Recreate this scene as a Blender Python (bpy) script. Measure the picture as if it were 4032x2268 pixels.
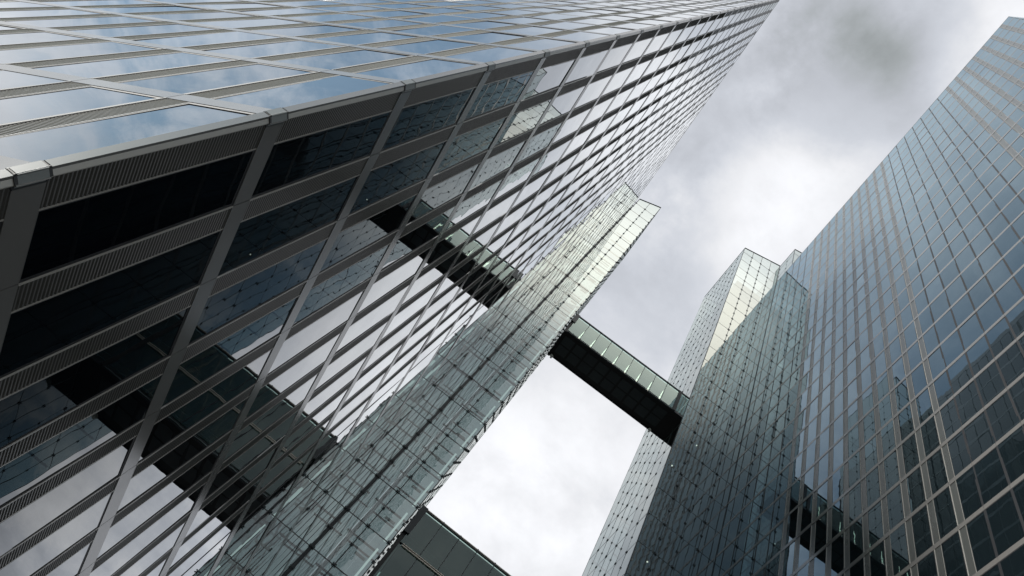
import bpy, math, random
from mathutils import Matrix, Vector
random.seed(7)
scn = bpy.context.scene
for o in list(bpy.data.objects): bpy.data.objects.remove(o)
C = scn.collection
S = 3.85          # metres per storey: the plan below is laid out in storeys
EYE = 1.6

# ------------------------------------------------------------------ camera
PX = ((0.79660811, -0.48851031, 0.35605223), (0.59604307, 0.7329162, -0.32797332), (-0.1007381, 0.47348867, 0.87502018))
F, CX, CY = 3192.82, 2016.0, 1134.0
cd = bpy.data.cameras.new('camera'); cam = bpy.data.objects.new('camera', cd); C.objects.link(cam)
r = Matrix((PX[0], [-a for a in PX[1]], [-a for a in PX[2]])).transposed()
cam.matrix_world = Matrix.Translation((0, 0, EYE)) @ r.to_4x4()
cd.sensor_width = 36; cd.sensor_fit = 'HORIZONTAL'; cd.lens = F / 4032 * 36
cd.clip_start = .1; cd.clip_end = 6000
scn.camera = cam

# ------------------------------------------------------------------ sky, sun, exposure
W = bpy.data.worlds.new('World'); scn.world = W; W.use_nodes = True
nt = W.node_tree; nt.nodes.clear()
class NB:
    """small helper that writes node maths"""
    def __init__(s, nt): s.nt = nt
    def n(s, t, **k):
        x = s.nt.nodes.new(t)
        for a, b in k.items(): setattr(x, a, b)
        return x
    def put(s, sock, v):
        if isinstance(v, bpy.types.NodeSocket): s.nt.links.new(v, sock)
        elif v is not None: sock.default_value = v
    def m(s, op, a, b=None, c=None, clamp=False):
        x = s.n('ShaderNodeMath', operation=op, use_clamp=clamp)
        s.put(x.inputs[0], a); s.put(x.inputs[1], b)
        if c is not None: s.put(x.inputs[2], c)
        return x.outputs[0]
    def mix(s, f, a, b):
        x = s.n('ShaderNodeMix', data_type='RGBA'); s.put(x.inputs[0], f); s.put(x.inputs[6], a); s.put(x.inputs[7], b)
        return x.outputs[2]
    def mixf(s, f, a, b):
        x = s.n('ShaderNodeMix', data_type='FLOAT'); s.put(x.inputs[0], f); s.put(x.inputs[2], a); s.put(x.inputs[3], b)
        return x.outputs[0]
    def step(s, v, a, b):
        x = s.n('ShaderNodeMapRange', interpolation_type='SMOOTHSTEP', clamp=True)
        s.put(x.inputs[0], v); x.inputs[1].default_value = a; x.inputs[2].default_value = b
        return x.outputs[0]
    def noise(s, vec, sc, det=6, rough=.55, dist=0.0):
        x = s.n('ShaderNodeTexNoise'); s.put(x.inputs['Vector'], vec)
        x.inputs['Scale'].default_value = sc; x.inputs['Detail'].default_value = det
        x.inputs['Roughness'].default_value = rough; x.inputs['Distortion'].default_value = dist
        return x.outputs[0]
B = NB(nt)
SUN_EL, SUN_AZ = math.radians(32), math.radians(242)     # azimuth clockwise from +Y
sky = B.n('ShaderNodeTexSky', sky_type='NISHITA', sun_disc=False, sun_elevation=SUN_EL, sun_rotation=SUN_AZ,
          air_density=1.0, dust_density=1.0, ozone_density=1.0)
tc = B.n('ShaderNodeTexCoord'); sep = B.n('ShaderNodeSeparateXYZ'); nt.links.new(tc.outputs['Generated'], sep.inputs[0])
zc = B.m('ADD', B.m('MAXIMUM', sep.outputs[2], 0.0), .06)
U_ = B.m('DIVIDE', sep.outputs[0], zc); V_ = B.m('DIVIDE', sep.outputs[1], zc)
cmb = B.n('ShaderNodeCombineXYZ'); B.put(cmb.inputs[0], U_); B.put(cmb.inputs[1], V_); uv = cmb.outputs[0]
n1 = B.noise(uv, 2.2, 7, .56, .3)
n2 = B.noise(uv, 5.5, 7, .60, .25)
n3 = B.noise(uv, 14., 5, .6, .1)
nn = B.m('ADD', B.m('MULTIPLY', n1, .47), B.m('ADD', B.m('MULTIPLY', n2, .36), B.m('MULTIPLY', n3, .17)))
n4 = B.noise(uv, 4.2, 8, .62, .8)
def blob(u, v, ru, rv, wob=.5):
    """soft round patch of the cloud layer, frayed by the noise"""
    a = B.m('DIVIDE', B.m('SUBTRACT', U_, u), ru); b = B.m('DIVIDE', B.m('SUBTRACT', V_, v), rv)
    d = B.m('SQRT', B.m('ADD', B.m('MULTIPLY', a, a), B.m('MULTIPLY', b, b)))
    d = B.m('ADD', d, B.m('MULTIPLY', B.m('SUBTRACT', nn, .5), wob * 5))
    return B.m('SUBTRACT', 1.0, B.step(d, .35, 1.25))
# thickness of the cloud: dark grey undersides and bright thin parts
lum = B.m('ADD', .79, B.m('MULTIPLY', B.m('SUBTRACT', nn, .5), 1.5))
for (u, v, ru, rv, k) in ((.062, .085, .075, .085, -.15), (.035, -.01, .14, .07, -.14), (-.03, .2, .07, .12, -.07), (.03, .46, .10, .22, -.10),
                          (.17, -.03, .07, .08, .20), (.10, .22, .08, .14, .20), (.09, .80, .25, .36, .19), (-1.30, .36, .40, .40, .10), (.85, 2.2, .60, .75, -.15)):
    lum = B.m('ADD', lum, B.m('MULTIPLY', blob(u, v, ru, rv), k))
# the sun stands behind the thin cloud on the -Y side
sunny = blob(.07, -.41, .36, .145, .10)
lum = B.m('ADD', lum, B.m('MULTIPLY', sunny, 1.7))
# low, mostly unseen sky dimmed to cut ambient light, strongest behind and east
low = B.m('ADD', .38, B.m('MULTIPLY', B.step(sep.outputs[2], .22, .52), .62))
back = B.m('SUBTRACT', 1.0, B.m('MULTIPLY', B.m('MAXIMUM', B.step(B.m('MULTIPLY', V_, -1.0), .95, 1.5), B.step(U_, .8, 1.4)), .55))
lum = B.m('MULTIPLY', B.m('MAXIMUM', lum, .2), B.m('MULTIPLY', low, back))
warm = B.mix(sunny, (.875, .915, 1.0, 1), (1.0, .965, .89, 1))
warm = B.mix(B.step(lum, .35, .62), (.90, .97, 1.0, 1), warm)
warm = B.mix(B.m('MULTIPLY', B.step(lum, .68, .92), .8), warm, B.mix(sunny, (.97, .975, 1.0, 1), (1.0, .965, .89, 1)))
cl = B.n('ShaderNodeVectorMath', operation='SCALE'); nt.links.new(warm, cl.inputs[0]); nt.links.new(lum, cl.inputs[3])
# openings of blue sky to the west
west = B.m('SUBTRACT', 1.0, B.step(U_, -.42, -.16))
hole = B.m('MULTIPLY', west, B.m('ADD', .42, B.m('MULTIPLY', B.step(n4, .40, .62), .50)))
hole = B.m('MULTIPLY', hole, B.m('SUBTRACT', 1.0, B.m('MULTIPLY', blob(-1.36, .38, .46, .42, .35), .92)))
tb = B.n('ShaderNodeBackground'); nt.links.new(cl.outputs[0], tb.inputs[0]); tb.inputs[1].default_value = 1.0
vm = B.n('ShaderNodeVectorMath', operation='MULTIPLY'); nt.links.new(sky.outputs[0], vm.inputs[0]); vm.inputs[1].default_value = (.84, 1.05, .98)
ts = B.n('ShaderNodeBackground'); nt.links.new(vm.outputs[0], ts.inputs[0]); ts.inputs[1].default_value = .125
mx = B.n('ShaderNodeMixShader'); B.put(mx.inputs[0], hole); nt.links.new(tb.outputs[0], mx.inputs[1]); nt.links.new(ts.outputs[0], mx.inputs[2])
wo = B.n('ShaderNodeOutputWorld'); nt.links.new(mx.outputs[0], wo.inputs[0])
sd = bpy.data.lights.new('sun', 'SUN'); sd.energy = 5.0; sd.angle = math.radians(14); sd.color = (1, .96, .9)
so = bpy.data.objects.new('sun', sd); C.objects.link(so)
sv = Vector((math.sin(SUN_AZ) * math.cos(SUN_EL), math.cos(SUN_AZ) * math.cos(SUN_EL), math.sin(SUN_EL)))
so.rotation_euler = sv.to_track_quat('Z', 'Y').to_euler()
vs = scn.view_settings; vs.view_transform = 'Standard'; vs.look = 'None'; vs.exposure = 0.0; vs.gamma = 1.0
scn.render.engine = 'CYCLES'
cy = scn.cycles; cy.max_bounces = 12; cy.glossy_bounces = 8; cy.transparent_max_bounces = 24; cy.diffuse_bounces = 2; cy.transmission_bounces = 6

# ------------------------------------------------------------------ materials
def newmat(name):
    m = bpy.data.materials.new(name); m.use_nodes = True; m.node_tree.nodes.clear(); return m, NB(m.node_tree)
def outp(b, sh):
    o = b.n('ShaderNodeOutputMaterial'); b.nt.links.new(sh, o.inputs[0])
def metal(name, col, metallic=.6, rough=.35, var=.12, sc=.8, ior=1.5, bump=0.0):
    m, b = newmat(name)
    g = b.n('ShaderNodeNewGeometry')
    mp = b.n('ShaderNodeMapping'); b.nt.links.new(g.outputs['Position'], mp.inputs[0]); mp.inputs['Scale'].default_value = (1, 1, .25)
    a = b.noise(mp.outputs[0], sc, 5, .6); c2 = b.noise(g.outputs['Position'], sc * 9, 4, .65)
    f = b.m('ADD', b.m('MULTIPLY', b.m('SUBTRACT', a, .5), var * 2), b.m('MULTIPLY', b.m('SUBTRACT', c2, .5), var * .5))
    oi = b.n('ShaderNodeObjectInfo')
    f = b.m('ADD', f, b.m('MULTIPLY', b.m('SUBTRACT', oi.outputs['Random'], .5), var * .8))
    sc_ = b.n('ShaderNodeVectorMath', operation='SCALE'); sc_.inputs[0].default_value = col[:3]
    b.put(sc_.inputs[3], b.m('ADD', 1.0, f))
    p = b.n('ShaderNodeBsdfPrincipled'); b.nt.links.new(sc_.outputs[0], p.inputs['Base Color'])
    p.inputs['Metallic'].default_value = metallic
    b.put(p.inputs['Roughness'], b.m('ADD', rough, b.m('MULTIPLY', b.m('SUBTRACT', a, .5), .10)))
    p.inputs['IOR'].default_value = ior
    if bump:
        bp = b.n('ShaderNodeBump'); bp.inputs['Strength'].default_value = 1; bp.inputs['Distance'].default_value = bump
        b.put(bp.inputs['Height'], a); b.nt.links.new(bp.outputs[0], p.inputs['Normal'])
    outp(b, p.outputs[0]); return m
def fres(b, f0, nrm, coated=False):
    """Schlick reflectance of coated glass: f0 face on, 1 at grazing"""
    lw = b.n('ShaderNodeLayerWeight'); lw.inputs[0].default_value = .5
    if nrm is not None: b.nt.links.new(nrm, lw.inputs['Normal'])
    e = b.step(lw.outputs['Facing'], .49, .99) if coated else b.m('POWER', lw.outputs['Facing'], 3.3)
    return b.m('ADD', f0, b.m('MULTIPLY', e, 1 - f0), clamp=True)
def wavy(b, amp, sc):
    g = b.n('ShaderNodeNewGeometry')
    a = b.noise(g.outputs['Position'], sc, 2, .45)
    bp = b.n('ShaderNodeBump'); bp.inputs['Strength'].default_value = 1; bp.inputs['Distance'].default_value = amp
    b.put(bp.inputs['Height'], a)
    return bp.outputs[0], g
def facade_glass(name, f0, tint, body, amp=.006, sc=.75, coated=False):
    m, b = newmat(name)
    nrm, g = wavy(b, amp, sc)
    gl = b.n('ShaderNodeBsdfGlossy'); gl.inputs['Color'].default_value = (*tint, 1); gl.inputs['Roughness'].default_value = 0.0
    b.nt.links.new(nrm, gl.inputs['Normal'])
    oi = b.n('ShaderNodeObjectInfo')
    df = b.n('ShaderNodeBsdfDiffuse'); df.inputs['Color'].default_value = (*body, 1)
    dn = b.noise(g.outputs['Position'], 1.1, 4, .6)                   # thin dust film
    f = fres(b, f0, nrm, coated)
    f = b.m('MULTIPLY', f, b.m('ADD', .90, b.m('MULTIPLY', oi.outputs['Random'], .14)), clamp=True)
    f = b.m('MULTIPLY', f, b.m('ADD', .93, b.m('MULTIPLY', dn, .12)), clamp=True)
    x = b.n('ShaderNodeMixShader'); b.put(x.inputs[0], f); b.nt.links.new(df.outputs[0], x.inputs[1]); b.nt.links.new(gl.outputs[0], x.inputs[2])
    outp(b, x.outputs[0]); return m
def clear_glass(name, f0, tint, through, dirt, amp=.006, sc=.9, dirtc=(.35, .42, .40)):
    m, b = newmat(name)
    nrm, g = wavy(b, amp, sc)
    gl = b.n('ShaderNodeBsdfGlossy'); gl.inputs['Color'].default_value = (*tint, 1); gl.inputs['Roughness'].default_value = 0.0
    b.nt.links.new(nrm, gl.inputs['Normal'])
    tr = b.n('ShaderNodeBsdfTransparent'); tr.inputs[0].default_value = (*through, 1)
    df = b.n('ShaderNodeBsdfDiffuse'); df.inputs['Color'].default_value = (*dirtc, 1)
    dn = b.noise(g.outputs['Position'], .7, 5, .6)
    x0 = b.n('ShaderNodeMixShader'); b.put(x0.inputs[0], b.m('MULTIPLY', dn, dirt * 2, clamp=True)); b.nt.links.new(tr.outputs[0], x0.inputs[1]); b.nt.links.new(df.outputs[0], x0.inputs[2])
    f = fres(b, f0, nrm)
    x = b.n('ShaderNodeMixShader'); b.put(x.inputs[0], f); b.nt.links.new(x0.outputs[0], x.inputs[1]); b.nt.links.new(gl.outputs[0], x.inputs[2])
    outp(b, x.outputs[0]); return m
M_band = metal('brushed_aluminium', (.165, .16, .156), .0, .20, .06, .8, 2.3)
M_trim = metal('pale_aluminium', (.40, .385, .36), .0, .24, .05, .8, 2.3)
M_rib = metal('ribbed_aluminium', (.066, .064, .060), .0, .34, .06, .8, 1.55)
M_ribT = metal('grey_aluminium', (.065, .07, .068), .0, .28, .06, .8, 2.0)
M_frame = metal('black_gasket', (.012, .013, .016), 0, .5, .1)
M_wall = metal('dark_core', (.02, .021, .024), .1, .6, .2)
M_steel = metal('dark_steel', (.02, .026, .03), .3, .45, .1)
M_steel_grey = metal('painted_grey_steel', (.16, .20, .20), .3, .45, .1)
M_white = metal('white_enamel', (.8, .82, .78), 0, .4, .05)
def glow_mat(name, col, e):
    m, b = newmat(name); x = b.n('ShaderNodeEmission'); x.inputs[0].default_value = (*col, 1); x.inputs[1].default_value = e; outp(b, x.outputs[0]); return m
M_glow = glow_mat('pale_glow', (.86, 1.0, .96), .95)
M_gloww = glow_mat('warm_glow', (1.0, .98, .82), 2.2)  # glow for the bridge fins and the small lamps in the right shaft
M_soffit = metal('black_soffit', (.006, .007, .008), .1, .55, .3)
M_soffit2 = metal('dark_glass_soffit', (.030, .042, .045), .1, .3, .3)
M_cream = metal('cream_rail', (.55, .50, .43), .3, .4, .06)
M_core = metal('shaft_core_panel', (.05, .06, .065), .1, .5, .2)
M_glassL = facade_glass('mirror_glass_left', .045, (.97, .99, 1.0), (.003, .004, .006), .0026, .65, True)
M_glassT = facade_glass('mirror_glass_right', .10, (.72, .90, 1.0), (.008, .013, .016), .0022, .6)
M_shaft = clear_glass('shaft_glass', .14, (.96, 1.0, .96), (.33, .40, .40), .015, .0042, 1.1)
M_bridge = clear_glass('bridge_glass', .06, (.84, 1.0, .95), (.40, .54, .49), .03, .0012, .9, (.16, .24, .20))

# ------------------------------------------------------------------ mesh helpers
class MB:
    def __init__(s): s.v = []; s.f = []; s.mi = []
    def box(s, a, b, mi=0, skip=()):
        x0, y0, z0 = a; x1, y1, z1 = b
        if x0 > x1: x0, x1 = x1, x0
        if y0 > y1: y0, y1 = y1, y0
        if z0 > z1: z0, z1 = z1, z0
        n = len(s.v)
        s.v += [(x0, y0, z0), (x1, y0, z0), (x1, y1, z0), (x0, y1, z0), (x0, y0, z1), (x1, y0, z1), (x1, y1, z1), (x0, y1, z1)]
        for k, q in enumerate(((3, 2, 1, 0), (4, 5, 6, 7), (0, 1, 5, 4), (2, 3, 7, 6), (1, 2, 6, 5), (3, 0, 4, 7))):
            if k in skip: continue
            s.f.append(tuple(n + i for i in q)); s.mi.append(mi)
    def quad(s, p, mi=0):
        n = len(s.v); s.v += [tuple(a) for a in p]; s.f.append((n, n + 1, n + 2, n + 3)); s.mi.append(mi)
    def prism(s, ring, z0, z1, mi=0):
        """ring: xy points; z1 may be a list"""
        n = len(s.v); k = len(ring); zt = z1 if isinstance(z1, (list, tuple)) else [z1] * k
        s.v += [(x, y, z0) for x, y in ring] + [(x, y, z) for (x, y), z in zip(ring, zt)]
        for i in range(k):
            j = (i + 1) % k; s.f.append((n + i, n + j, n + k + j, n + k + i)); s.mi.append(mi)
        s.f.append(tuple(n + k + i for i in range(k))); s.mi.append(mi)
        s.f.append(tuple(n + k - 1 - i for i in range(k))); s.mi.append(mi)
    def tube(s, a, b, r, n=8, mi=0):
        a = Vector(a); b = Vector(b); d = (b - a).normalized(); u = d.orthogonal().normalized(); w = d.cross(u); o = len(s.v)
        for p in (a, b):
            for i in range(n):
                t = 2 * math.pi * i / n; s.v.append(tuple(p + r * (math.cos(t) * u + math.sin(t) * w)))
        for i in range(n):
            j = (i + 1) % n; s.f.append((o + i, o + j, o + n + j, o + n + i)); s.mi.append(mi)
        s.f.append(tuple(o + i for i in reversed(range(n)))); s.mi.append(mi)
        s.f.append(tuple(o + n + i for i in range(n))); s.mi.append(mi)
    def add(s, other, M):
        n = len(s.v); s.v += [tuple(M @ Vector(v)) for v in other.v]
        s.f += [tuple(n + i for i in q) for q in other.f]; s.mi += other.mi
    def mesh(s, name, mats):
        me = bpy.data.meshes.new(name); me.from_pydata(s.v, [], s.f)
        for m in mats: me.materials.append(m)
        if len(mats) > 1: me.polygons.foreach_set('material_index', s.mi)
        me.update(); return me
def link(name, me, parent=None, M=None, kind=None, label=None):
    o = bpy.data.objects.new(name, me); C.objects.link(o)
    if parent: o.parent = parent
    if M is not None:
        W_ = Matrix(); q = parent
        while q: W_ = q.matrix_basis @ W_; q = q.parent
        o.matrix_basis = W_.inverted() @ M
    if kind: o['kind'] = kind
    if label: o['label'] = label
    return o
def thing(name, label, cat, loc, group=None):
    o = bpy.data.objects.new(name, None); C.objects.link(o); o.matrix_basis = Matrix.Translation(loc); o.empty_display_size = .5
    o['label'] = label; o['category'] = cat
    if group: o['group'] = group
    return o
def P(x, y, z): return Vector((x * S, y * S, z * S + EYE))
def project(w):
    v = (w[0], w[1], w[2] - EYE)
    q = [sum(PX[i][k] * v[k] for k in range(3)) for i in range(3)]
    if q[2] <= .3: return None
    return CX + F * q[0] / q[2], CY + F * q[1] / q[2]
def seen_area(pts):
    """area in the picture of a quad given in world metres, clipped to the frame"""
    pp = [project(p) for p in pts]
    if any(p is None for p in pp): return 0
    for ax, lim, sg in ((0, 0, 1), (0, 4032, -1), (1, 0, 1), (1, 2268, -1)):
        out = []
        for i in range(len(pp)):
            a, b = pp[i - 1], pp[i]; da, db = sg * (a[ax] - lim), sg * (b[ax] - lim)
            if (da > 0) != (db > 0):
                t = da / (da - db); out.append(tuple(a[k] + t * (b[k] - a[k]) for k in (0, 1)))
            if db > 0: out.append(b)
        pp = out
        if len(pp) < 3: return 0
    return abs(sum(pp[i - 1][0] * pp[i][1] - pp[i][0] * pp[i - 1][1] for i in range(len(pp)))) / 2

# ------------------------------------------------------------------ plan, in storeys
LC = (-1.31616, 1.31266); YA = 10.1343; YB = 10.1558; XT = 5.0857; YEND = 12.99
UD = Vector((-math.cos(math.radians(26.37)), math.sin(math.radians(26.37))))      # the oblique side of the left tower
ZL0, ZLR = 1.4759, 29.635
WR, WU = .4034, .4558
WT, ZTR = .407, 32.6365
TC = (XT, YB - 29.7032 * WT)
GZ = -EYE / S

class Face:
    """one facade: s runs along it, n points out of the building"""
    def __init__(f, O, D, out):
        f.O = O; f.D = Vector(D).normalized(); left = Vector((-f.D.y, f.D.x)); f.sg = 1 if left.dot(Vector(out)) > 0 else -1
    def M(f, s, z):
        m = Matrix.Rotation(math.atan2(f.D.y, f.D.x), 4, 'Z')
        return Matrix.Translation(P(f.O[0] + f.D.x * s, f.O[1] + f.D.y * s, z)) @ m
    def area(f, s0, s1, z0, z1):
        c = [f.M(s, z).translation for s, z in ((s0, z0), (s1, z0), (s1, z1), (s0, z1))]
        return seen_area(c)
def louvre(w, h, sg, n):
    b = MB(); p = h / n
    b.box((0, -.06 * sg, 0), (w, -.022 * sg, h), 0)
    for i in range(n):
        z = i * p
        b.quad([(.02, -.020 * sg, z + .1 * p), (w - .02, -.020 * sg, z + .1 * p), (w - .02, -.004 * sg, z + .45 * p), (.02, -.004 * sg, z + .45 * p)])
        b.quad([(.02, -.004 * sg, z + .45 * p), (w - .02, -.004 * sg, z + .45 * p), (w - .02, -.006 * sg, z + .85 * p), (.02, -.006 * sg, z + .85 * p)])
        b.quad([(.02, -.006 * sg, z + .85 * p), (w - .02, -.006 * sg, z + .85 * p), (w - .02, -.020 * sg, z + .9 * p), (.02, -.020 * sg, z + .9 * p)])
    return b
def lip(w, h, sg, near):
    """raised metal edge of a rib"""
    b = MB(); x = 0 if near else w - .022
    b.box((x, -.05 * sg, 0), (x + .026, .008 * sg, h)); x = w - .02 if near else 0
    b.box((x, -.05 * sg, 0), (x + .02, .0 * sg, h)); return b
def frame(w, h, sg, fw=.03, near=True, d=.10):
    b = MB(); n0, n1 = -d * sg, -.005 * sg; l, r_ = (fw * 1.8, fw * .7) if not near else (fw * .7, fw * 1.5)
    b.box((0, n0, 0), (l, n1, h)); b.box((w - r_, n0, 0), (w, n1, h))
    b.box((l, n0, 0), (w - r_, n1, fw * .6)); b.box((l, n0, h - fw * 1.8), (w - r_, n1, h)); return b
def pane(w, h, sg, d=.010, t=.02):
    b = MB(); b.box((-w / 2, -d * sg, -h / 2), (w / 2, -(d + t) * sg, h / 2)); return b

# ------------------------------------------------------------------ ground
g = MB(); g.box((-900, -900, -.5), (900, 900, 0)); gm = metal('pavement', (.12, .12, .115), 0, .8, .3, .3)
go = link('pavement', g.mesh('pavement', [gm])); go['kind'] = 'structure'; go['label'] = 'grey paved ground at the foot of the towers'

# ------------------------------------------------------------------ a tower's facades
def build_facades(root, faces, glass, ribm, tot=100):
    """faces: dicts with face, bays [(win0, win1, rib0, rib1)], bars [(z0, z1)], lipside"""
    wins = []; ribs = []
    for fd in faces:
        f = fd['face']; bars = fd['bars']
        for (w0, w1, r0, r1) in fd['bays']:
            for k in range(len(bars) - 1):
                z0, z1 = bars[k][1], bars[k + 1][0]
                if z1 - z0 < .1: continue
                if w1 > w0: wins.append((f.area(w0, w1, z0, z1), fd, w0, w1, z0, z1))
                if r1 > r0: ribs.append((f.area(r0, r1, z0, z1), fd, r0, r1, z0, z1))
        # floor bands, one per storey, with an open joint at each bay
        for (z0, z1) in bars:
            b = MB(); sg = f.sg; s0, s1 = fd['ext']
            cuts = [s0] + [c for c in fd['cuts'] if s0 < c < s1] + [s1]
            for a, c in zip(cuts, cuts[1:]):
                b.box((a * S + .008, -.12 * sg, 0), (c * S - .008, .003 * sg, (z1 - z0) * S))
            link('floor_band', b.mesh('floor_band', [M_band]), root, f.M(0, z0))
    cache = {}
    def cached(key, fn, mats):
        if key not in cache: cache[key] = (fn(), None); cache[key] = (cache[key][0], cache[key][0].mesh(key[0], mats))
        return cache[key]
    wins.sort(key=lambda a: -a[0]); ribs.sort(key=lambda a: -a[0])
    rest = MB()
    for i, (ar, fd, s0, s1, z0, z1) in enumerate(wins):
        f = fd['face']; w, h = (s1 - s0) * S, (z1 - z0) * S
        tilt = Matrix.Rotation(random.gauss(0, .003), 4, 'X') @ Matrix.Rotation(random.gauss(0, .003), 4, 'Z')
        fw = fd.get('fw', .03)
        kp = ('window', round(w, 3), round(h, 3), f.sg); kf = ('window_frame', round(w, 3), round(h, 3), f.sg, fw, fd['near'])
        pm, pme = cached(kp, lambda: pane(w, h, f.sg), [glass])
        fm, fme = cached(kf, lambda: frame(w, h, f.sg, fw, fd['near']), [M_frame])
        Mp = f.M((s0 + s1) / 2, (z0 + z1) / 2) @ tilt
        if i < tot and ar > 0:
            o = link('window', pme, root, Mp); link('window_frame', fme, o, f.M(s0, z0))
        else:
            q = MB(); q.v = pm.v; q.f = pm.f; q.mi = [0] * len(pm.f); rest.add(q, Mp)
            q = MB(); q.v = fm.v; q.f = fm.f; q.mi = [1] * len(fm.f); rest.add(q, f.M(s0, z0))
    link('windows', rest.mesh('windows', [glass, M_frame]), root, Matrix(), kind='stuff')
    rest = MB()
    for i, (ar, fd, s0, s1, z0, z1) in enumerate(ribs):
        f = fd['face']; w, h = (s1 - s0) * S, (z1 - z0) * S
        if w < .08:
            q = MB(); q.box((0, -.1 * f.sg, 0), (w, .0, h), 1); rest.add(q, f.M(s0, z0)); continue
        n = 0 if fd.get('plain') else (62 if ar > 500 else 20)
        def mk():
            if n: b = louvre(w, h, f.sg, n)
            else: b = MB(); b.box((0, -.06 * f.sg, 0), (w, -.02 * f.sg, h))
            l = lip(w, h, f.sg, fd['near']); l.mi = [1] * len(l.f); b.add(l, Matrix()); return b
        rm, rme = cached(('vent_panel', round(w, 3), round(h, 3), f.sg, n, fd['near']), mk, [ribm, M_trim])
        if i < tot and ar > 0: link('vent_panel', rme, root, f.M(s0, z0))
        else:
            q = MB(); q.v = rm.v; q.f = rm.f; q.mi = [2 if a else 0 for a in rm.mi]; rest.add(q, f.M(s0, z0))
    if rest.f: link('vent_panels', rest.mesh('vent_panels', [ribm, M_frame, M_trim]), root, Matrix(), kind='stuff')

# ------------------------------------------------------------------ left tower
tl = thing('office_tower', 'tall mirror-glass tower on the left with a sharp corner and ribbed vent strips', 'tower', P(LC[0], LC[1], GZ), 'office towers')
OUTU = (-.4442, -.8959)
RW = .115
fR = Face(LC, (0, 1), (1, 0)); fU = Face(LC, UD, OUTU)
NR = 21; NU = 46
barsL = [(GZ, GZ + .02)] + [(ZL0 + j - .10, ZL0 + j) for j in range(-1, 28)] + [(ZL0 + 28 - .10, ZLR)]
rw = lambda i: RW + .03 if i == 0 else RW if i < 11 else .013     # the far half of the face has slim mullions only
baysR = [(i * WR + rw(i), (i + 1) * WR, i * WR if i else .028, i * WR + rw(i)) for i in range(NR)]
baysR.append((NR * WR + .013, YA - LC[1] - .01, NR * WR, NR * WR + .013))
baysR += [(YA - LC[1] + .02 + k * WR, YA - LC[1] + (k + 1) * WR, YA - LC[1] + k * WR, YA - LC[1] + .02 + k * WR) for k in range(7)]
baysU = [((i - 1) * WU if i > 1 else .042, i * WU - RW, i * WU - RW, i * WU) for i in range(1, NU + 1)]
build_facades(tl, [
    dict(face=fR, bays=baysR, bars=barsL, ext=(.0, YEND - LC[1]), cuts=[b[2] for b in baysR[1:]], near=True),
    dict(face=fU, bays=baysU, bars=barsL, ext=(.0, NU * WU), cuts=[b[3] for b in baysU], near=False, fw=.045)], M_glassL, M_rib)
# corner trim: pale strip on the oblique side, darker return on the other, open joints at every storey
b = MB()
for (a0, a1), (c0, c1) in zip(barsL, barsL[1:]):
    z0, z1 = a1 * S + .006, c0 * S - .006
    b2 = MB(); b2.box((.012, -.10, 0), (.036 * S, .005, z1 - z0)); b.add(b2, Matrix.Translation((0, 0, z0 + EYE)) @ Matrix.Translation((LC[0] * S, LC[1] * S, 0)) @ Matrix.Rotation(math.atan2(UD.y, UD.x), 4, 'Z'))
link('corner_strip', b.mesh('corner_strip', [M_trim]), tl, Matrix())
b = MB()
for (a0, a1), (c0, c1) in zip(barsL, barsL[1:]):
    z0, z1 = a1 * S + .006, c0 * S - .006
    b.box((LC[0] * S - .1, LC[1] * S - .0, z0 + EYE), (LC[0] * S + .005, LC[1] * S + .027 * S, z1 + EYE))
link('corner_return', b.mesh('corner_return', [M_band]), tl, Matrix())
# small cast caps at the corner, one per floor line, with open black joints round them
M_cap = metal('cap_aluminium', (.17, .185, .19), 0, .35, .1)
for (a0, a1) in barsL[1:-1]:
    b = MB(); rot = Matrix.Translation((LC[0] * S, LC[1] * S, a0 * S + EYE)) @ Matrix.Rotation(math.atan2(UD.y, UD.x), 4, 'Z'); h = (a1 - a0) * S
    b2 = MB(); b2.box((.0, -.10, .02), (.034 * S, .009, h - .02)); b2.box((.034 * S, -.1, .0), (.041 * S, .004, h), 1); b2.box((.0, -.1, -.02), (.036 * S, .0065, .02), 1); b2.box((.0, -.1, h - .02), (.036 * S, .0065, h + .02), 1); b.add(b2, rot)
    x, y, z = LC[0] * S, LC[1] * S, a0 * S + EYE
    b.box((x - .1, y - .004, z + .02), (x + .009, y + .042 * S, z + h - .02)); b.box((x - .1, y + .042 * S, z), (x + .0045, y + .049 * S, z + h), 1)
    b.box((x - .1, y, z - .02), (x + .0065, y + .044 * S, z + .02), 1); b.box((x - .1, y, z + h - .02), (x + .0065, y + .044 * S, z + h + .02), 1)
    link('corner_cap', b.mesh('corner_cap', [M_cap, M_frame]), tl, Matrix())
# body behind the glass
def inset(ring, d):
    out = []
    for i in range(len(ring)):
        p0, p1, p2 = (Vector(ring[k % len(ring)]) for k in (i - 1, i, i + 1))
        a = (p1 - p0).normalized(); c = (p2 - p1).normalized()
        na = Vector((-a.y, a.x)); nc = Vector((-c.y, c.x))
        t = (na + nc); t = t / (t.dot(na)); out.append(tuple(p1 + t * d))
    return out
cl_ = Vector(LC); e1 = Vector((LC[0], YEND + 1.2)); e2 = e1 + UD * (NU * WU); e3 = cl_ + UD * (NU * WU)
ringL = [tuple(v * S) for v in (cl_, e1, e2, e3)]
b = MB(); b.prism(inset(ringL, .115), 0.0, (ZLR - .02) * S + EYE)
link('wall', b.mesh('wall', [M_wall]), tl, Matrix())
b = MB(); rr = inset(ringL, .2); b.prism(rr, (ZLR - .019) * S + EYE, (ZLR - .01) * S + EYE)
link('roof', b.mesh('roof', [M_steel_grey]), tl, Matrix())

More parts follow.
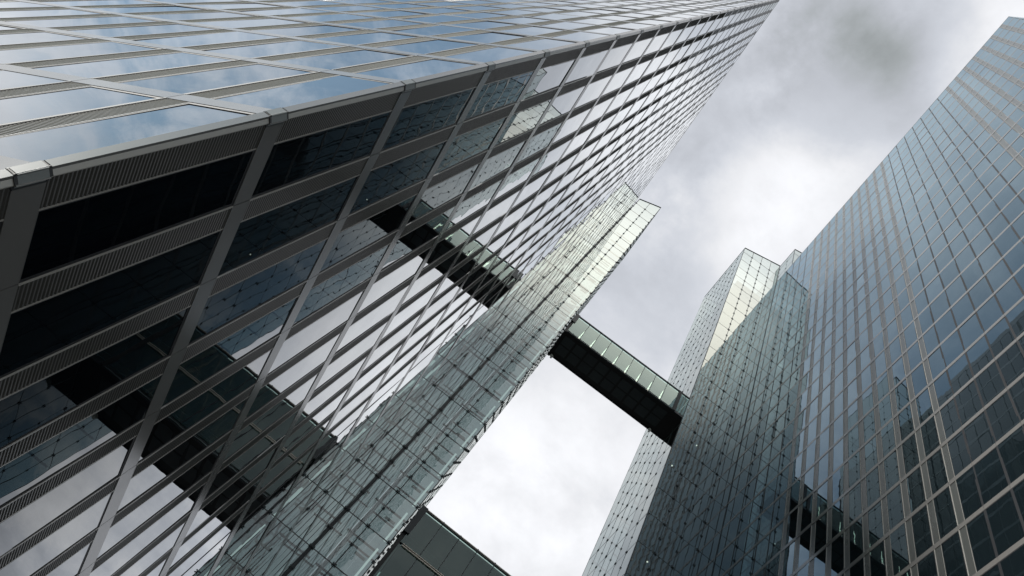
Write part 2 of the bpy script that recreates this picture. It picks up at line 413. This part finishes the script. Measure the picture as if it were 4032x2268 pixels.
# ------------------------------------------------------------------ right tower
tr_ = thing('office_tower', 'tall blue-grey glass tower on the right with pale floor lines and grey strips', 'tower', P(TC[0], TC[1], GZ), 'office towers')
fT = Face(TC, (0, 1), (-1, 0)); fV = Face(TC, -UD, OUTU)
barsT = [(GZ, GZ + .02)] + [(ZTR - k - .045, ZTR - k + .045) for k in range(32, 0, -1)] + [(ZTR - .05, ZTR)]
baysT = []
for i in range(1, 31):
    e = min(i * WT, 29.70 * WT - .005); r = .115 if (i <= 7 or 15 <= i <= 24) else .014
    if i == 30: r = .0
    baysT.append(((i - 1) * WT, e - r, e - r, e))
baysV = [((i - 1) * WU, i * WU - .012, i * WU - .012, i * WU) for i in range(1, 15)]
build_facades(tr_, [
    dict(face=fT, bays=baysT, bars=barsT, ext=(0, 29.70 * WT - .004), cuts=[b_[3] for b_ in baysT], near=False, fw=.035, plain=True),
    dict(face=fV, bays=baysV, bars=barsT, ext=(0, 14 * WU), cuts=[b_[3] for b_ in baysV], near=False, plain=True)], M_glassT, M_ribT)
c0 = Vector(TC); c1 = c0 - UD * (14 * WU); c3 = Vector((XT, YEND)); c2 = c3 - UD * (14 * WU)
ringT = [tuple(v * S) for v in (c0, c1, c2, c3)]
b = MB(); b.prism(inset(ringT, .115), 0.0, (ZTR - .02) * S + EYE)
link('wall', b.mesh('wall', [M_wall]), tr_, Matrix())
b = MB(); b.prism(inset(ringT, .2), (ZTR - .019) * S + EYE, (ZTR - .01) * S + EYE)
link('roof', b.mesh('roof', [M_steel_grey]), tr_, Matrix())

# ------------------------------------------------------------------ glass lift shafts
def shaft(name, label, x0, x1, y0, y1, zrow, ztop0, ztop1, cols, sidecols, group, zbase=None, right=False, maxp=100, left=True, rail=None):
    """front face at y0 from x0 to x1; top edge climbs from ztop0 (at x0) to ztop1 (at x1)"""
    zb = GZ if zbase is None else zbase
    root = thing(name, label, 'lift shaft', P((x0 + x1) / 2, (y0 + y1) / 2, zb), group)
    rows = []; z = zrow
    while z > zb: rows.append(z); z -= 1
    rows = rows[::-1]; lv = [zb] + rows
    def ztop(x): return ztop0 + (ztop1 - ztop0) * (x - x0) / (x1 - x0)
    fF = Face((x0, y0), (1, 0), (0, -1))
    sides = []
    if left: sides.append(Face((x0, y0), (0, 1), (-1, 0)))
    if right: sides.append(Face((x1, y0), (0, 1), (1, 0)))
    ps = []
    g_ = .005
    for a, c in zip(cols, cols[1:]):
        for k in range(len(lv)):
            za = lv[k]; zc0 = lv[k + 1] if k + 1 < len(lv) else ztop(a); zc1 = lv[k + 1] if k + 1 < len(lv) else ztop(c)
            ps.append((fF, a - x0, c - x0, za, zc0, zc1))
    ns = len(sidecols) - 1
    for fs in sides:
        zt = ztop0 if fs.O[0] == x0 else ztop1
        for a, c in zip(sidecols, sidecols[1:]):
            for k in range(len(lv)):
                z1 = lv[k + 1] if k + 1 < len(lv) else zt
                ps.append((fs, a, c, lv[k], z1, z1))
    bk = Face((x0, y1), (1, 0), (0, 1))
    for a, c in zip(cols, cols[1:]):
        for k in range(len(lv)):
            ps.append((bk, a - x0, c - x0, lv[k], lv[k + 1] if k + 1 < len(lv) else min(ztop0, ztop1), lv[k + 1] if k + 1 < len(lv) else min(ztop0, ztop1)))
    lst = []
    for q in ps:
        f = q[0]; lst.append((seen_area([f.M(q[1], q[3]).translation, f.M(q[2], q[3]).translation, f.M(q[2], q[5]).translation, f.M(q[1], q[4]).translation]), q))
    lst.sort(key=lambda a: -a[0]); rest = MB(); cache = {}
    for i, (ar, (f, a, c, za, z0, z1)) in enumerate(lst):
        w = (c - a) * S - 2 * g_ * S * .3; h0 = (z0 - za) * S - .02; h1 = (z1 - za) * S - .02
        if h0 < .05 or h1 < .05: continue
        key = (round(w, 3), round(h0, 3), round(h1, 3), f.sg)
        if key not in cache:
            m_ = MB(); y_ = -.02 * f.sg; hh = h0 / 2
            n = 0; m_.v = [(-w / 2, 0, -hh), (w / 2, 0, -hh), (w / 2, 0, h1 - hh), (-w / 2, 0, h0 - hh), (-w / 2, y_, -hh), (w / 2, y_, -hh), (w / 2, y_, h1 - hh), (-w / 2, y_, h0 - hh)]
            m_.f = [(0, 1, 2, 3), (7, 6, 5, 4), (0, 4, 5, 1), (3, 2, 6, 7), (0, 3, 7, 4), (1, 5, 6, 2)][:1]; m_.mi = [0]
            cache[key] = (m_, m_.mesh('glass_pane', [M_shaft]))
        tilt = Matrix.Rotation(random.gauss(0, .0022), 4, 'X') @ Matrix.Rotation(random.gauss(0, .0022), 4, 'Z')
        Mp = f.M((a + c) / 2, za) @ Matrix.Translation((0, 0, h0 / 2 + .01)) @ tilt
        if i < maxp and ar > 0: link('glass_pane', cache[key][1], root, Mp)
        else: rest.add(cache[key][0], Mp)
    if rest.f: link('glass_panes', rest.mesh('glass_panes', [M_shaft]), root, Matrix(), kind='stuff')
    # vertical joints (with steel behind them), horizontal joints
    faces = [(fF, [c - x0 for c in cols], True)] + [(fs, sidecols, False) for fs in sides]
    spl = []
    for f, cc, front in faces:
        for i, c in enumerate(cc):
            if not front and i == 0: continue
            zt = (ztop(x0 + c) if front else (ztop0 if f.O[0] == x0 else ztop1))
            edge = i in (0, len(cc) - 1)
            hw = (.055 if front and (i == len(cc) - 1 and x1 > 5 or i == 0 and x0 < -1) else .032) if front else .012
            b = MB(); b.box((-hw, -.10 * f.sg if front else -.03 * f.sg, 0), (hw, .012 * f.sg, (zt - zb) * S - .01))
            link('mullion', b.mesh('mullion', [M_steel if front else M_steel_grey]), root, f.M(c, zb))
            if not edge or (front and x0 < 0):
                for k, z in enumerate(lv[1:]):
                    for zz, big in ((z, 1), (z - .5, 0)):
                        spl.append((0, f, c, zz, big))
        fw = cc[-1] - cc[0]
        for z in lv[1:]:
            b = MB(); hh = .024 if front else .010
            b.box((cc[0] * S + .03, -.05 * f.sg, -hh), (cc[-1] * S - .03, .009 * f.sg, hh))
            link('transom', b.mesh('transom', [M_steel if front else M_steel_grey]), root, f.M(0, z))
    sp = MB()
    for dx, dz in ((-.07, -.07), (.07, -.07), (.07, .07), (-.07, .07)):
        sp.tube((0, 0, 0), (dx, 0, dz), .022, 6); sp.tube((dx, -.012, dz), (dx, .02, dz), .035, 8)
    sp.tube((0, -.03, 0), (0, .03, 0), .045, 8)
    spm = sp.mesh('point_fitting', [M_steel]); rest = MB(); small = sp
    spl2 = sorted(spl, key=lambda q: (P(0, 0, 0) - q[1].M(q[2], q[3]).translation).length if project(q[1].M(q[2], q[3]).translation) else 1e9)
    for i, (_, f, c, z, big) in enumerate(spl2):
        sc_ = 1.35 if big else 1.1
        if f is not fF: sc_ *= .75
        Mx = f.M(c, z) @ Matrix.Translation((0, .035 * f.sg, 0)) @ Matrix.Scale(sc_, 4)
        if i < 100: link('point_fitting', spm, root, Mx)
        else: rest.add(small, Mx)
    if rest.f: link('point_fittings', rest.mesh('point_fittings', [M_steel]), root, Matrix(), kind='stuff')
    # sloping top rail
    b = MB(); r_ = .085
    a = P(x0, y0, ztop0); c = P(x1, y0, ztop1); b.tube(a, c, r_, 8)
    link('top_rail', b.mesh('top_rail', [M_steel]), root, Matrix())
    b = MB()
    if left: b.tube(P(x0, y0, ztop0), P(x0, y1, ztop0), .04, 8)
    if right: b.tube(P(x1, y0, ztop1), P(x1, y1, ztop1), .04, 8)
    if b.f: link('side_rail', b.mesh('side_rail', [M_steel]), root, Matrix())
    return root, lv
sidec = [i * (YEND - YA) / 7 for i in range(8)]
colsA = [-1.300, -.8796, -.4414]
shA, lvA = shaft('lift_shaft', 'slender glass lift shaft with dark joints rising against the left tower', -1.3005, -.4414, YA, YEND, 30.35, 30.994, 31.68, colsA, sidec, 'glass lift shafts', right=True, left=False)
colsB = [3.3801, 3.8065, 4.2329, 4.6593, XT - .001]
shB, lvB = shaft('lift_shaft', 'wide glass lift shaft with a pale bolted side wall, standing against the right tower', 3.3801, XT - .001, YB, YEND, 33.435, 33.99, 34.825, colsB, sidec, 'glass lift shafts')
shC, lvC = shaft('lift_shaft', 'small glass shaft top peeping over the roof edge of the right tower', 5.28, 7.0, 9.51, 12.9, 35.45, 36.0, 36.8, [5.28, 5.71, 6.14, 6.57, 7.0], [i * .484 for i in range(8)], 'glass lift shafts', zbase=ZTR)
# shaft interiors: slender steel rings and guide rails, pale strips given a glow near the outer corner of the left shaft
def interior(root, lv, x0, x1, y0, y1, core):
    for z in lv[2:]:
        b = MB()
        for yy in ((y0 + y1) / 2, y1 - .06):
            b.box(tuple(P(x0 + .05, yy, z - .03)), tuple(P(x1 - .05, yy + .03, z + .0)))
        link('cross_beam', b.mesh('cross_beam', [M_steel_grey]), root, Matrix())
    if core is None: return
    b = MB(); b.box(tuple(P(*core[0], lv[0])), tuple(P(*core[1], lv[-1] - .35)))
    link('lift_core', b.mesh('lift_core', [M_core]), root, Matrix())
interior(shA, lvA, -1.30, -.4414, YA, YEND, None)
interior(shB, lvB, 3.3801, XT, YB, YEND, ((3.9, 11.2), (5.06, 12.7)))
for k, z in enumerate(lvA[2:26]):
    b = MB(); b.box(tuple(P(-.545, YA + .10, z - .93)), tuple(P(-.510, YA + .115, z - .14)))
    link('glow_strip', b.mesh('glow_strip', [M_glow]), shA, Matrix())  # emission added so the backlit pale strip stays bright
    b = MB(); b.box(tuple(P(-.80, YA + .5, z - .14)), tuple(P(-.60, YA + .53, z - .10)))
    link('bracket', b.mesh('bracket', [M_white]), shA, Matrix())

for (x, z) in ((4.05, 18.4), (3.62, 16.9), (3.8, 13.4)):  # small lamps inside the right shaft
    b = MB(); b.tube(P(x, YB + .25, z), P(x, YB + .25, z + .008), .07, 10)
    link('glow_part', b.mesh('glow_part', [M_gloww]), shB, Matrix())

# ------------------------------------------------------------------ footbridges
def bridge(label, z0, z1, ydep, levels, x0=-.38, x1=3.37, lower=False):
    root = thing('footbridge', label, 'footbridge', P((x0 + x1) / 2, YA + ydep / 2, z0), 'glazed bridges between the towers')
    ya, yb = YA - .002, YA + ydep
    mull = [-.30 + .37 * k for k in range(10)]
    def bx(name, a, c, mat, lab=None):
        b = MB(); b.box(tuple(P(*a)), tuple(P(*c))); return link(name, b.mesh(name, [mat]), root, Matrix(), label=lab)
    # soffit with sunk panels
    b = MB(); b.box(tuple(P(x0 + .06, ya + .03, z0 - .02)), tuple(P(x1 + .45, yb - .0, z0 + .06)))
    link('soffit', b.mesh('soffit', [M_soffit]), root, Matrix())
    for i, m in enumerate(mull[:-1]):
        for h, (q0, q1) in enumerate(((.16, .46), (.50, .80))):
            b = MB(); yy0, yy1 = ya + q0 * ydep, ya + q1 * ydep
            b.box(tuple(P(m + .03, yy0, z0 - .024)), tuple(P(m + .34, yy1, z0 - .019)))
            link('soffit_panel', b.mesh('soffit_panel', [M_soffit2]), root, Matrix())
    for yy, nm in ((ya, 'near'), (yb - .03, 'far')):
        # bottom edge beam with a bright flange line
        bx('edge_beam', (x0 + .06, yy, z0 - .035), (x1, yy + .03, z0 + .035), M_steel)
    bx('flange', (x0 + .09, ya - .012, z0 - .012), (x1 - .3, ya - .001, z0 + .0), M_steel_grey)
    nl = len(levels) - 1
    for li in range(nl):
        a, c = levels[li], levels[li + 1]
        xs = [x0 + .06] + mull[1:] + [x1]
        for yy in (ya + .004, yb - .004):
            for s0, s1 in zip(xs, xs[1:]):
                b = MB(); w = (s1 - s0) * S - .03; h = (c - a - .05) * S
                b.quad([(-w / 2, 0, -h / 2), (w / 2, 0, -h / 2), (w / 2, 0, h / 2), (-w / 2, 0, h / 2)])
                tilt = Matrix.Rotation(random.gauss(0, .002), 4, 'X')
                link('glass_pane', b.mesh('glass_pane', [M_bridge]), root, Matrix.Translation(P((s0 + s1) / 2, yy, (a + c) / 2 + .012)) @ tilt)
            for m in xs[1:-1]:
                bx('mullion', (m - .007, yy - .003, a + .03), (m + .007, yy + .006, c - .02), M_steel)
        # white tapering fins behind the mullions, with emission added to brighten them
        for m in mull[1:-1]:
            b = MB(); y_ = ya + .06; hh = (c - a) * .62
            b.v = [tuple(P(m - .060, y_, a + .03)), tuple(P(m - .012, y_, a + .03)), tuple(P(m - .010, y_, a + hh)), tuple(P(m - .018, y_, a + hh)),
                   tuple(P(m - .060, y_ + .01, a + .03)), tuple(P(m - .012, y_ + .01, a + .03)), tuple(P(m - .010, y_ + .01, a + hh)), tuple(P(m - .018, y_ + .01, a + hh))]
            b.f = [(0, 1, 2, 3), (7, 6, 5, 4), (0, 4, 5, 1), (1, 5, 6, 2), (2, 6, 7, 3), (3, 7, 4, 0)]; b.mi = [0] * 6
            link('glow_part', b.mesh('glow_part', [M_gloww if not lower else M_glow]), root, Matrix()) if (not lower or m < 0.0) else None
        if li: 
            bx('rail', (x0 + .12, ya - .018, a + .014), (x1 - .02, ya - .004, a + .030), M_cream)
            bx('rail', (x0 + .12, ya - .018, a - .026), (x1 - .02, ya - .004, a - .006), M_cream)
            bx('floor_slab', (x0 + .1, ya + .02, a - .02), (x1, yb - .02, a + .02), M_steel_grey)
    # ceiling, roof and double top rail
    bx('roof', (x0 + .06, ya + .05, z1 - .05), (x1, yb - .02, z1 - .01), M_steel_grey)
    bx('top_rail', (x0 + .05, ya - .015, z1 - .028), (x1, ya + .012, z1 - .012), M_steel)
    bx('top_rail', (x0 + .05, ya - .010, z1 + .012), (x1, ya + .012, z1 + .030), M_cream if lower else M_steel)
    bx('top_rail', (x0 + .05, ya + .015, z1 + .034), (x1, ya + .035, z1 + .050), M_steel)
    for m in mull[1:]:
        bx('rail_bracket', (m - .010, ya - .013, z1 - .012), (m + .010, ya + .013, z1 + .036), M_steel)
    # black portals where it meets the shafts
    bx('end_frame', (x0 - .02, ya - .02, z0 + .60 * (1 if not lower else 2)), (x0 + .10, yb, z1 + .04), M_steel)
    bx('end_frame', (x0 + .0, ya + .02, z0 - .03), (x0 + .07, yb + .03, z1), M_soffit)
    bx('end_frame', (3.03, ya - .02, z0 - .01), (3.12, yb, z1 + .03), M_soffit)
    for xx in (x0 + .08, 2.90):
        b = MB(); b.tube(P(xx, yb - .05, z0 - .045), P(xx + .07, yb - .02, z0 - .045), .16, 8); b.tube(P(xx + .05, yb - .06, z0 - .05), P(xx + .05, yb + .03, z0 - .05), .11, 8)
        link('bearing', b.mesh('bearing', [M_white]), root, Matrix())
    # handrails inside
    for a in levels[:-1]:
        b = MB()
        for dz in (.12, .26): b.tube(P(x0 + .1, ya + .05, a + dz), P(x1, ya + .05, a + dz), .025, 6)
        link('handrail', b.mesh('handrail', [M_steel_grey]), root, Matrix())
    return root
bridge('upper footbridge, a single storey of pale green glass over a black underside, crossing open sky', 18.67, 19.72, .90, [18.70, 19.70])
bridge('lower footbridge, two storeys of dark green glass, cut off by the bottom edge', 8.55, 10.43, 1.10, [8.58, 9.49, 10.41], lower=True)
